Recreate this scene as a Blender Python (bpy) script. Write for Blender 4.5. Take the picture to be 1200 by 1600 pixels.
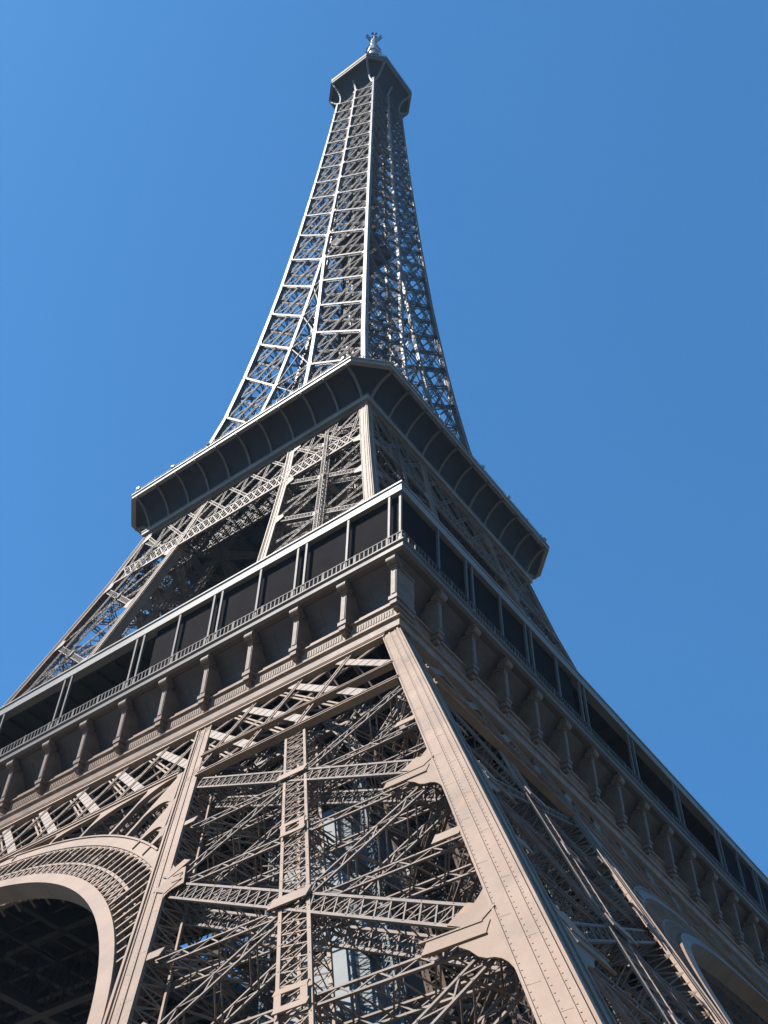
import bpy, math, random
import numpy as np
from mathutils import Vector
random.seed(7)
S = bpy.context.scene
for o in list(bpy.data.objects): bpy.data.objects.remove(o)

# ---------------------------------------------------------------- camera
def make_camera():
    f, cx, cy, cz, yaw, pitch, roll = 1773.87, 64.352, 74.882, 2.82, -7.55, 50.21, 1.28
    a, b, c = map(math.radians, (yaw, pitch, roll))
    f0 = Vector((-math.sin(math.pi/4+a), math.cos(math.pi/4+a), 0))
    r0 = Vector((f0.y, -f0.x, 0)); up = Vector((0, 0, 1))
    fw = f0*math.cos(b) + up*math.sin(b); u = -f0*math.sin(b) + up*math.cos(b)
    r = r0*math.cos(c) + u*math.sin(c); u2 = -r0*math.sin(c) + u*math.cos(c)
    cam = bpy.data.cameras.new('camera'); o = bpy.data.objects.new('camera', cam)
    S.collection.objects.link(o); S.camera = o
    from mathutils import Matrix
    m = Matrix((r, u2, -fw)).transposed().to_4x4(); m.translation = Vector((cx, -cy, cz))
    o.matrix_world = m
    cam.sensor_fit = 'VERTICAL'; cam.sensor_height = 24; cam.lens = 24*f/1600
    cam.clip_start = 0.1; cam.clip_end = 20000
make_camera()

# ---------------------------------------------------------------- light
SUN = Vector((-0.72, -0.84, 1.52)).normalized()
SUN_EL = math.asin(SUN.z)
SUN_ROT = math.atan2(SUN.x, SUN.y)
w = bpy.data.worlds.new('World'); S.world = w; w.use_nodes = True
nt = w.node_tree; nt.nodes.clear()
sky = nt.nodes.new('ShaderNodeTexSky'); sky.sky_type = 'NISHITA'; sky.sun_disc = False
sky.sun_elevation = SUN_EL; sky.sun_rotation = SUN_ROT
sky.altitude = 0; sky.air_density = 1.0; sky.dust_density = 0.6; sky.ozone_density = 2.0
bg = nt.nodes.new('ShaderNodeBackground'); bg.inputs[1].default_value = 0.080
out = nt.nodes.new('ShaderNodeOutputWorld')
mx = nt.nodes.new('ShaderNodeMix'); mx.data_type = 'RGBA'; mx.blend_type = 'MULTIPLY'; mx.inputs['Factor'].default_value = 1
mx.inputs['B'].default_value = (.37, .94, 1.31, 1)
nt.links.new(sky.outputs[0], mx.inputs['A']); m2_ = nt.nodes.new('ShaderNodeMix'); m2_.data_type = 'RGBA'; m2_.inputs['Factor'].default_value = .30
m2_.inputs['B'].default_value = (.52, 1.9, 4.4, 1)
nt.links.new(mx.outputs['Result'], m2_.inputs['A']); nt.links.new(m2_.outputs['Result'], bg.inputs[0]); nt.links.new(bg.outputs[0], out.inputs[0])
sl = bpy.data.lights.new('sun', 'SUN'); sl.energy = 5.0; sl.angle = math.radians(0.53); sl.color = (1.0, 0.94, 0.86)
so = bpy.data.objects.new('sun', sl); S.collection.objects.link(so)
so.rotation_euler = SUN.to_track_quat('Z', 'Y').to_euler()
S.view_settings.view_transform = 'Standard'; S.view_settings.look = 'None'
S.view_settings.exposure = 0.85; S.view_settings.gamma = 1.0
S.render.engine = 'CYCLES'
S.cycles.max_bounces = 6
VEIL_DENSITY = 0.00012

# ---------------------------------------------------------------- materials
def paint(name, col, rust=0.25, rough=0.45, spec=0.5, var=0.18, scale=0.35, rustcol=(0.33, 0.17, 0.085)):
    m = bpy.data.materials.new(name); m.use_nodes = True
    n = m.node_tree; b = n.nodes['Principled BSDF']
    tc = n.nodes.new('ShaderNodeTexCoord')
    def noise(s, d=4, r=.6):
        x = n.nodes.new('ShaderNodeTexNoise'); x.inputs['Scale'].default_value = s
        x.inputs['Detail'].default_value = d; x.inputs['Roughness'].default_value = r
        n.links.new(tc.outputs['Object'], x.inputs['Vector']); return x
    a = noise(scale, 6, .65)
    r1 = n.nodes.new('ShaderNodeValToRGB')
    lo = [c*(1-var) for c in col]; hi = [min(1, c*(1+var)) for c in col]
    r1.color_ramp.elements[0].position = .3; r1.color_ramp.elements[0].color = (*lo, 1)
    r1.color_ramp.elements[1].position = .7; r1.color_ramp.elements[1].color = (*hi, 1)
    n.links.new(a.outputs['Fac'], r1.inputs['Fac'])
    c2 = noise(scale*2.3, 7, .7)
    r2 = n.nodes.new('ShaderNodeValToRGB')
    r2.color_ramp.elements[0].position = .56; r2.color_ramp.elements[0].color = (0, 0, 0, 1)
    r2.color_ramp.elements[1].position = .72; r2.color_ramp.elements[1].color = (rust, rust, rust, 1)
    n.links.new(c2.outputs['Fac'], r2.inputs['Fac'])
    mix = n.nodes.new('ShaderNodeMix'); mix.data_type = 'RGBA'
    n.links.new(r2.outputs['Color'], mix.inputs['Factor'])
    n.links.new(r1.outputs['Color'], mix.inputs['A']); mix.inputs['B'].default_value = (*rustcol, 1)
    n.links.new(mix.outputs['Result'], b.inputs['Base Color'])
    rr = n.nodes.new('ShaderNodeMapRange'); rr.inputs['To Min'].default_value = rough-.08; rr.inputs['To Max'].default_value = rough+.12
    n.links.new(c2.outputs['Fac'], rr.inputs['Value']); n.links.new(rr.outputs[0], b.inputs['Roughness'])
    b.inputs['Specular IOR Level'].default_value = spec
    bp = n.nodes.new('ShaderNodeBump'); bp.inputs['Strength'].default_value = .12; bp.inputs['Distance'].default_value = .05
    f = noise(9, 3); n.links.new(f.outputs['Fac'], bp.inputs['Height']); n.links.new(bp.outputs[0], b.inputs['Normal'])
    return m
M = {
 'col':  paint('tan_iron_paint', (0.224, 0.145, 0.099), .6, .55, .3, .25),
 'gus':  paint('rusty_plate_paint', (0.205, 0.127, 0.082), .8, .55, .3, .2, .5),
 'lat':  paint('tan_lattice_paint', (0.155, 0.112, 0.088), .35, .55, .3, .3),
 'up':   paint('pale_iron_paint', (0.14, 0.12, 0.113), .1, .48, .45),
 'uplat':paint('shaded_lattice_paint', (0.055, 0.036, 0.031), .35, .6, .3),  # shade put into the colour of dim shaft arms and rear bracing
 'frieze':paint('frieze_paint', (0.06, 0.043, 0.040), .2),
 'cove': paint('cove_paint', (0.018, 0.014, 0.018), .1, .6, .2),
 'rib':  paint('rib_paint', (0.125, 0.105, 0.094), .05, .55, .3),
 'roof': paint('canopy_paint', (0.21, 0.195, 0.18), .05, .5, .4),
 'net':  paint('dark_netting', (0.013, 0.0105, 0.012), .0, .9, .05, .2, .6),
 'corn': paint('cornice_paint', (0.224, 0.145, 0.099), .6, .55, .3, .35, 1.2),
 'brk':  paint('bracket_paint', (0.17, 0.112, 0.08), .5, .55, .3, .3, .9),
 'pale': paint('pale_plate_paint', (0.21, 0.155, 0.125), .3, .5, .4, .2, .8),
 'rail': paint('railing_paint', (0.085, 0.07, 0.062), .05, .6, .3),
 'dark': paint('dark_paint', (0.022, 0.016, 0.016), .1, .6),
 'shaft':paint('shaft_sheet', (0.085, 0.105, 0.115), .1, .5, .4),
 'stone':paint('footing_stone', (0.45, 0.41, 0.35), .1, .8),
 'mast': paint('white_mast_paint', (0.3, 0.3, 0.3), .05, .4),
}

# ---------------------------------------------------------------- mesh builder
QF = np.array([[0,1,5,4],[1,2,6,5],[2,3,7,6],[3,0,4,7],[3,2,1,0],[4,5,6,7]])
class MB:
    def __init__(s): s.bars = []; s.v = []; s.f = []
    def pbar(s, a, b, u, q0, q1, n, front, back):
        """strip along a-b between offsets q0,q1 in direction u; n = outward normal, from height back to front"""
        c = [a+u*q0+n*front, a+u*q1+n*front, a+u*q1+n*back, a+u*q0+n*back]
        d = [p+(b-a) for p in c]
        s.poly(c+d, [(0,1,5,4),(1,2,6,5),(2,3,7,6),(3,0,4,7),(3,2,1,0),(4,5,6,7)])
    def bar(s, A, B, n, w, t, up=0.0):
        """box beam from A to B; n = outward normal, w = width in plane, t = thickness along n (front face lies at A/B + up)"""
        s.bars.append((*A, *B, *n, w, t, up))
    def poly(s, vs, fs):
        k = len(s.v); s.v.extend([tuple(map(float, q)) for q in vs]); s.f.extend([tuple(k+i for i in f) for f in fs])
    def box(s, x0, x1, y0, y1, z0, z1):
        vs = [(x0,y0,z0),(x1,y0,z0),(x1,y1,z0),(x0,y1,z0),(x0,y0,z1),(x1,y0,z1),(x1,y1,z1),(x0,y1,z1)]
        s.poly(vs, [(3,2,1,0),(4,5,6,7),(0,1,5,4),(1,2,6,5),(2,3,7,6),(3,0,4,7)])
    def plate(s, pts, n, t, up=0.0):
        """polygon (3-D points in a plane) with thickness t behind its front"""
        n = np.array(n, float); n /= np.linalg.norm(n)
        P = [np.array(q, float)+n*up for q in pts]; k = len(P)
        vs = P + [q-n*t for q in P]
        s.poly(vs, [tuple(range(k)), tuple(range(2*k-1, k-1, -1))] + [(i, i+k, (i+1) % k+k, (i+1) % k) for i in range(k)])
    def grid(s, rows, close=False):
        k = len(rows[0]); vs = [q for r in rows for q in r]; fs = []
        for i in range(len(rows)-1):
            for j in range(k-1 if not close else k):
                a = i*k+j; b = i*k+(j+1) % k; fs.append((a, b, b+k, a+k))
        s.poly(vs, fs)
    def tube(s, A, B, r, r2=None, n=10):
        A = np.array(A, float); B = np.array(B, float); r2 = r if r2 is None else r2
        d = B-A; d /= np.linalg.norm(d); h = np.array([0,0,1.]) if abs(d[2]) < .9 else np.array([1.,0,0])
        u = np.cross(d, h); u /= np.linalg.norm(u); v = np.cross(d, u)
        ra = [A+r*(math.cos(t)*u+math.sin(t)*v) for t in np.linspace(0, 2*math.pi, n, endpoint=False)]
        rb = [B+r2*(math.cos(t)*u+math.sin(t)*v) for t in np.linspace(0, 2*math.pi, n, endpoint=False)]
        s.poly(ra+rb, [(i, (i+1) % n, (i+1) % n+n, i+n) for i in range(n)]+[tuple(range(n-1, -1, -1)), tuple(range(n, 2*n))])
    def mesh(s, name, mat):
        V = []; F = []; base = 0
        me = bpy.data.meshes.new(name)
        if s.bars:
            a = np.array(s.bars, float); A = a[:, 0:3]; B = a[:, 3:6]; n = a[:, 6:9]
            w = a[:, 9:10]/2; t = a[:, 10:11]; up = a[:, 11:12]
            d = B-A; d /= np.linalg.norm(d, axis=1, keepdims=True)+1e-12
            n = n-(n*d).sum(1, keepdims=True)*d; n /= np.linalg.norm(n, axis=1, keepdims=True)+1e-12
            x = np.cross(n, d)
            c = [(-w*x+up*n), (w*x+up*n), (w*x+(up-t)*n), (-w*x+(up-t)*n)]
            vv = np.stack([A+k for k in c]+[B+k for k in c], 1).reshape(-1, 3)
            ff = (np.arange(len(a))[:, None, None]*8+QF[None]).reshape(-1, 4)
            V = vv; nb = len(V)
        else:
            V = np.zeros((0, 3)); ff = np.zeros((0, 4), int); nb = 0
        if s.v: V = np.vstack([V, np.array(s.v)])
        faces = ff.tolist()+[tuple(i+nb for i in f) for f in s.f]
        me.from_pydata(V.tolist(), [], faces); me.materials.append(M[mat]); me.update()
        return me

COL = S.collection
ZAX = [0, 90, 180, 270]
def rot(o, deg): o.rotation_euler = (0, 0, math.radians(deg))
def part(name, mb, mat, parent, deg=0, label=None):
    me = mb if isinstance(mb, bpy.types.Mesh) else mb.mesh(name, mat)
    o = bpy.data.objects.new(name, me); COL.objects.link(o); o.parent = parent
    if deg: rot(o, deg)
    if label: o['label'] = label
    return o
tower = bpy.data.objects.new('lattice_tower', None); COL.objects.link(tower)
tower['label'] = 'tall brown wrought iron lattice tower with arches, two galleries and a tapering spire'
tower['category'] = 'tower'

def npv(*a): return np.array(a, float)
def unit(v): v = np.array(v, float); return v/np.linalg.norm(v)

# lattice girder: chords at the four edges, laced on front, back, top and bottom
def lattice(mb, A, B, n, W, D, c=.11, l=.06, cell=None, style='X', deep=True, back=True):
    A = np.array(A, float); B = np.array(B, float); L = np.linalg.norm(B-A); d = (B-A)/L
    n = np.array(n, float); n = n-n.dot(d)*d; n /= np.linalg.norm(n); x = np.cross(n, d)
    h = W/2-c/2
    depths = [0, D] if (D > 0 and back) else [0]
    for dd in depths:
        for sg in (1, -1):
            o = x*sg*h-n*dd; mb.bar(A+o, B+o, n, c, c*.8)
    k = max(2, int(round(L/(cell or W*1.0))))
    P = [A+d*L*i/k for i in range(k+1)]
    for dd in depths:
        off = -n*(dd+.02)
        for i in range(k):
            a, b = P[i], P[i+1]
            if style == 'X':
                mb.bar(a+x*h+off, b-x*h+off, n, l, .02); mb.bar(a-x*h+off, b+x*h+off, n, l, .02, -.02)
                mb.bar(b-x*h+off, b+x*h+off, n, l, .03, -.045)
            else:
                sg = 1 if i % 2 else -1
                mb.bar(a+x*h*sg+off, b-x*h*sg+off, n, l, .03)
    if D > 0 and deep:
        for sg in (1, -1):
            for i in range(k):
                a, b = (P[i], P[i+1])
                o1 = x*sg*h; q = 0 if i % 2 else D; r = D-q
                mb.bar(a+o1-n*q, b+o1-n*r, x, l, .03)

# ---------------------------------------------------------------- profile
def Pw(z):    # outer half width
    zz = [0, 50.8, 60, 82, 91, 102, 112, 116, 130.6, 138, 148, 160, 175, 182, 200, 214, 227, 240, 254, 268, 280]
    ww = [61.35, 35.39, 30.9, 24.6, 22.3, 19.6, 17.5, 16.5, 14.15, 13.05, 12.0, 10.95, 9.85, 9.4, 8.42, 7.75, 7.15, 6.6, 6.05, 5.55, 5.2]
    return float(np.interp(z, zz, ww))
def Pi(z):    # inner half width of the pier opening
    zz = [0, 50.4, 60, 82, 92, 112, 116, 131.8, 139, 150, 160, 170, 181]
    ww = [45.35, 19.4, 15.4, 10.9, 9.2, 5.95, 5.5, 3.75, 3.1, 2.3, 1.6, .85, .15]
    return float(np.interp(z, zz, ww))
NF = unit((0, -1, .511))
def F(x, z, d=0.0):   # point on the front (-y) inclined face of stage 1, d metres inwards
    return npv(x, -(61.35-.511*z), z) - NF*d

# leg face generator: four faces of the near (+x,-y) leg
def leg_frames():
    def o1(z): return npv(Pw(z), -Pw(z), z)
    def i1(z): return npv(Pi(z), -Pw(z), z)
    def o3(z): return npv(Pw(z), -Pi(z), z)
    def i3(z): return npv(Pi(z), -Pi(z), z)
    return [(o1, i1, (0, -1, 0)), (o1, o3, (1, 0, 0)), (o3, i3, (0, 1, 0)), (i1, i3, (-1, 0, 0))]

L0_RIVET = [True]
def lcolumn(mb, path, u, v, W, t=.12, trim=True, lace=True):
    """L-shaped riveted column: plates run from the ridge along u and along v"""
    u = npv(*u); v = npv(*v)
    for a, b in zip(path[:-1], path[1:]):
        d = unit(b-a)
        nu = np.cross(d, u); nu = unit(nu if nu.dot(-v) > 0 else -nu)
        nv = np.cross(d, v); nv = unit(nv if nv.dot(-u) > 0 else -nv)
        mb.pbar(a, b, u, 0, W, nu, 0, -t)
        mb.pbar(a, b, v, t*1.05, W, nv, 0.0, -t)
        if trim:
            for q0, q1, pr in ((.012, .15, .09), (.26, .31, .055), (W*.52, W*.60, .055), (W-.09, W-.01, .05)):
                mb.pbar(a, b, u, q0, q1, nu, pr, .001); mb.pbar(a, b, v, q0, q1, nv, pr, .001)
            if L0_RIVET[0]:
                Lr = np.linalg.norm(b-a); kr = int(Lr/.34)
                for q in (.205, W*.46, W-.14):
                    for i in range(kr):
                        p = a+d*(i+.5)*.34
                        for uu, nn in ((u, nu), (v, nv)): mb.pbar(p, p+d*.055, uu, q-.025, q+.025, nn, .014, .001)
            L = np.linalg.norm(b-a); k = max(1, int(L/3.4))
            for i in range(k):
                for fr_, q0, q1 in ((.5, .315, W*.525), (.9, W*.605, W-.095), (.2, .155, .265)):
                    p = a+(b-a)*(i+fr_)/k
                    for uu, nn in ((u, nu), (v, nv)): mb.pbar(p, p+d*.12, uu, q0, q1, nn, .006, .001)
        if lace:
            # laced inner sides
            for (uu, vv) in ((u, v), (v, u)):
                e0 = a+uu*W; e1 = b+uu*W
                f0 = e0+vv*W; f1 = e1+vv*W
                mb.bar(f0, f1, vv*-1, .13, .1)
                L = np.linalg.norm(b-a); k = max(2, int(L/(W*.62)))
                for i in range(k):
                    s0 = e0+(e1-e0)*i/k; s1 = f0+(f1-f0)*(i+1)/k
                    s2 = f0+(f1-f0)*i/k; s3 = e0+(e1-e0)*(i+1)/k
                    if i % 2: mb.bar(s0, s1, uu, .07, .04)
                    else: mb.bar(s2, s3, uu, .07, .04)
                    mb.bar(s0, s2, uu, .06, .04)

def zpath(fn, zs): return [fn(z) for z in zs]

# ================================================================ STAGE 1 LEG
def build_leg1():
    fr = leg_frames()
    cols = []
    specs = [(fr[0][0], (-1,0,0), (0,1,0)), (fr[0][1], (1,0,0), (0,1,0)), (fr[1][1], (-1,0,0), (0,-1,0)), (fr[2][1], (1,0,0), (0,-1,0))]
    for fn, u, v in specs:
        mb = MB(); lcolumn(mb, zpath(fn, [1.5, 50.7]), u, v, 1.25); cols.append(mb.mesh('corner_column', 'col'))
    lat = MB(); gl = []; post = MB()
    T = [7.6, 18.4, 29.4, 41.0]
    for k, (o, i, n) in enumerate(fr):
        out = npv(*n); nn = unit(out+npv(0, 0, .511)*(1 if k < 2 else -1))
        def at(s, z):                     # s=0 outer edge .. 1 inner edge
            a, b = o(z), i(z); return a+(b-a)*s
        e0, e1 = 1.2/16, 1-1.2/16
        def P(s, z, d=.12): return at(s, z)-nn*d
        for j in range(len(T)):
            zr = T[j]
            if j < len(T)-1:
                zt = T[j+1]; zm = (zr+zt)/2
                # bright broad truss outer-low to inner-high
                fa, fb = (e0, e1) if k in (0, 2) else (e1, e0)
                lattice(lat, P(fa, zr+.35), P(fb, zt-.35), nn, .95, 1.3, .12, .055, .8, 'X')
                # opposite diagonal
                lattice(lat, P(fb, zr+.2, .2), P(fa, zt-.35, .2), nn, .72, 1.2, .1, .06, .75, 'Z')
                # thin horizontals
                lattice(lat, P(e0, zm, .35), P(e1, zm, .35), nn, .62, 1.0, .09, .055, .7, 'Z')
            if j < 3:
                lattice(lat, P(e0, zr, .3), P(e1, zr, .3), nn, .62, 1.1, .1, .055, .7, 'Z')
        # centre post
        lattice(post, P(.5, 3), P(.5, 41.0, .12), nn, 1.25, 1.2, .14, .055, .85, 'X')
        # second set of thinner members half way
        dx = unit(at(1, 20)-at(0, 20))
        up = unit(o(30)-o(10)) if True else 0
        for j in range(len(T)):
            for s, sg in ((0, 1), (1, -1)):
                z = T[j]
                if z > 40: continue
                cu = o if s == 0 else i
                ul = unit(cu(z+1)-cu(z))
                ed = dx*sg
                b0 = cu(z); g = MB()
                def arc(p, q, c, m=6):    # concave edge
                    return [(1-t)**2*p+2*t*(1-t)*c+t*t*q for t in np.linspace(0, 1, m)]
                def E(a, b): return b0+ed*a+ul*b
                if s == 0:
                    web = arc(E(1.2, 2.2), E(2.35, .8), E(1.7, 1.2))+arc(E(2.5, -.6), E(2.05, -1.4), E(2.2, -.9), 3)+arc(E(1.85, -1.6), E(1.22, -2.9), E(1.25, -1.7))
                else:
                    web = arc(E(1.2, 1.6), E(2.2, .9), E(1.5, 1.0))+[E(2.3, -.9)]+arc(E(1.9, -1.0), E(1.22, -1.9), E(1.3, -1.1))
                g.plate(web, nn, .05, .03)
                dh = unit(npv(*(at(1, z)-at(0, z))))*sg
                Lh = 3.5 if s == 0 else 2.0
                g.bar(b0+ed*1.5-ul*.1, b0+dh*Lh-ul*.1, nn, .56, .05, .06)
                for q in (.24, -.44): g.bar(b0+ed*1.6+ul*q, b0+dh*(Lh+.1)+ul*q, nn, .07, .08, .09)
                z2 = T[j+1]
                if s == 0:
                    tv = unit(P(e1, z2-.35)-P(e0, z+.35)); g.bar(b0+ed*1.5+ul*.45, b0+ed*1.5+tv*1.2+ul*.45, nn, .9, .05, .06)
                elif j > 0:
                    tv = unit(P(e0, T[j-1]+.35)-P(e1, z-.35)); g.bar(b0+ed*1.0-ul*.1, b0+ed*1.0+tv*1.2-ul*.1, nn, .95, .05, .06)
                if s == 1:
                    tv = unit(P(e0, z2-.35)-P(e1, z+.2)); g.bar(b0+ed*1.1+ul*.5, b0+ed*1.1+tv*1.2+ul*.5, nn, .66, .05, .06)
                gl.append(g.mesh('gusset_plate', 'gus'))
                zm = (z+z2)/2; c0 = cu(zm); post.bar(c0+ed*1.2, c0+dh*(2.25 if s == 0 else 2.0), nn, .5, .06, .0)
                if s == 0:
                    c0 = at(.5, zm); post.bar(c0-dx*.75, c0+dx*.95, nn, .6, .06, .05)
                    c0 = at(.5, z)
                    for q in (-.5, .5): post.bar(c0-dx*.62+ul*q, c0+dx*.62+ul*q, nn, .28, .05, .05)
                    for q in (-.48, .48): post.bar(c0+dx*q-ul*.6, c0+dx*q+ul*.6, nn, .24, .05, .045)
    # diaphragms inside the leg
    for z in (12, 18.4, 23.9, 29.4, 35.2, 41):
        c = [fr[0][0](z), fr[0][1](z), fr[2][1](z), fr[1][1](z)]; ce = sum(c)/4; c = [q+(ce-q)*.13 for q in c]
        lattice(lat, c[0], c[2], (0,0,-1), .6, .6, .1, .06, .8, 'Z')
        lattice(lat, c[1], c[3], (0,0,-1), .6, .6, .1, .06, .8, 'Z')
        m = [(c[q]+c[(q+1) % 4])/2 for q in range(4)]
        lattice(lat, m[0], m[2], (0,0,-1), .5, .5, .09, .06, .8, 'Z'); lattice(lat, m[1], m[3], (0,0,-1), .5, .5, .09, .06, .8, 'Z')
    # lift rails and inner posts
    rail = MB()
    for fx, fy in ((.25, .35), (.42, .35), (.6, .45), (.75, .45), (.25, .7), (.45, .72), (.7, .75)):
        a = lambda z: npv(Pw(z)-16*fx, -Pw(z)+16*fy, z)
        lattice(rail, a(2), a(50), (-.7, -.7, 0), .5, .5, .11, .05, .6, 'X' if fx < .5 else 'Z')
    for z in np.arange(6, 49, 2.4):       # stair flights between the rails
        a = npv(Pw(z)-16*.62, -Pw(z)+16*.3, z); b = npv(Pw(z+2.4)-16*.85, -Pw(z+2.4)+16*.3, z+2.4)
        if int(z/2.4) % 2: a[0] -= 3.2; b[0] += 3.2
        rail.bar(a, b, (0,0,1), .9, .12); rail.bar(a+npv(0,-.45,1), b+npv(0,-.45,1), (0,-1,0), .06, .05); rail.bar(a+npv(0,.45,1), b+npv(0,.45,1), (0,-1,0), .06, .05)
    sh = MB()
    def sc(z, a, b): return npv(Pw(z)-10.3+a, -Pw(z)+4.6+b, z)
    for (z0, z1) in ((6, 17.6), (18.6, 27.4), (29.2, 37.2)):
        prof = [(-2.4, .9), (-2.1, 0), (1.1, 0), (1.18, -.18), (1.5, -.18), (1.58, 0), (2.1, .1), (2.15, .6), (2.4, .7), (2.45, 1.3), (2.7, 1.4), (2.7, 3.2), (-2.4, 3.2)]
        sh.grid([[sc(z0, a, b) for a, b in prof], [sc(z1, a, b) for a, b in prof]], close=True)
        for z in (z0, z1):
            sh.poly([sc(z, a, b) for a, b in prof], [tuple(range(len(prof)))])
            sh.bar(sc(z, -2.7, -.1), sc(z, 2.7, -.1), (0,-1,0), .3, .25)
    for a in (-2.75, 2.9):
        lattice(sh, sc(4, a, -.2), sc(50, a, -.2), (0,-1,0), .45, .45, .09, .05, .6, 'X')
    tw = MB()
    def tc2(z, fx, fy): return npv(Pw(z)-16*fx, -Pw(z)+16*fy, z)
    for (fx0, fy0, fx1, fy1) in ((.45, .66, .72, .66),):
        for z in range(5, 49, 4):
            a, b, c_, d_ = tc2(z, fx0, fy0), tc2(z, fx1, fy1), tc2(z+3.85, fx1, fy1), tc2(z+3.85, fx0, fy0)
            tw.plate([a, b, c_, d_], (0, -1, .1), .1)
        for fx in (.5,):
            for z in (4, 11, 18, 24, 30, 36, 42):
                for y0, y1, x0, x1 in ((.1, .9, .34, .34), (.1, .9, .8, .8), (.82, .82, .1, .9)):
                    for za, zb in ((z, z+6.5), (z+6.5, z)):
                        lattice(tw, tc2(za, x0, y0), tc2(zb, x1, y1), (-1,-1,0), .5, .4, .12, .06, .7, 'Z')
        for fx in (fx0, fx1): lattice(tw, tc2(4, fx, fy0-.02), tc2(50, fx, fy0-.02), (0,-1,0), .6, .5, .14, .06, .7, 'X')
    ft = MB(); ft.box(43.5, 63.5, -63.5, -43.5, 0.01, 1.6); 
    for (x, y) in ((61, -61), (47, -61), (61, -47), (47, -47)): ft.box(x-2.6, x+2.6, y-2.6, y+2.6, 1.6, 3.2)
    return dict(cols=cols, lat=lat.mesh('leg', 'lat'), post=post.mesh('center_post', 'col'), gus=gl,
                rail=rail.mesh('lift_rails', 'lat'), sh=sh.mesh('lift_shaft', 'shaft'), tw=tw.mesh('lift_trackway', 'frieze'), ft=ft.mesh('stone_footing', 'stone'))
L1 = build_leg1()
for d in ZAX:
    leg = part('leg', L1['lat'], None, tower, d)
    for c in L1['cols']: part('corner_column', c, None, leg)
    part('center_post', L1['post'], None, leg); [part('gusset_plate', q, None, leg) for q in L1['gus']]
    part('lift_rail', L1['rail'], None, leg); part('lift_trackway', L1['tw'], None, leg); part('lift_shaft', L1['sh'], None, leg, label='grey blue sheet metal lift shaft inside the leg')
    part('stone_footing', L1['ft'], None, leg)

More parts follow.
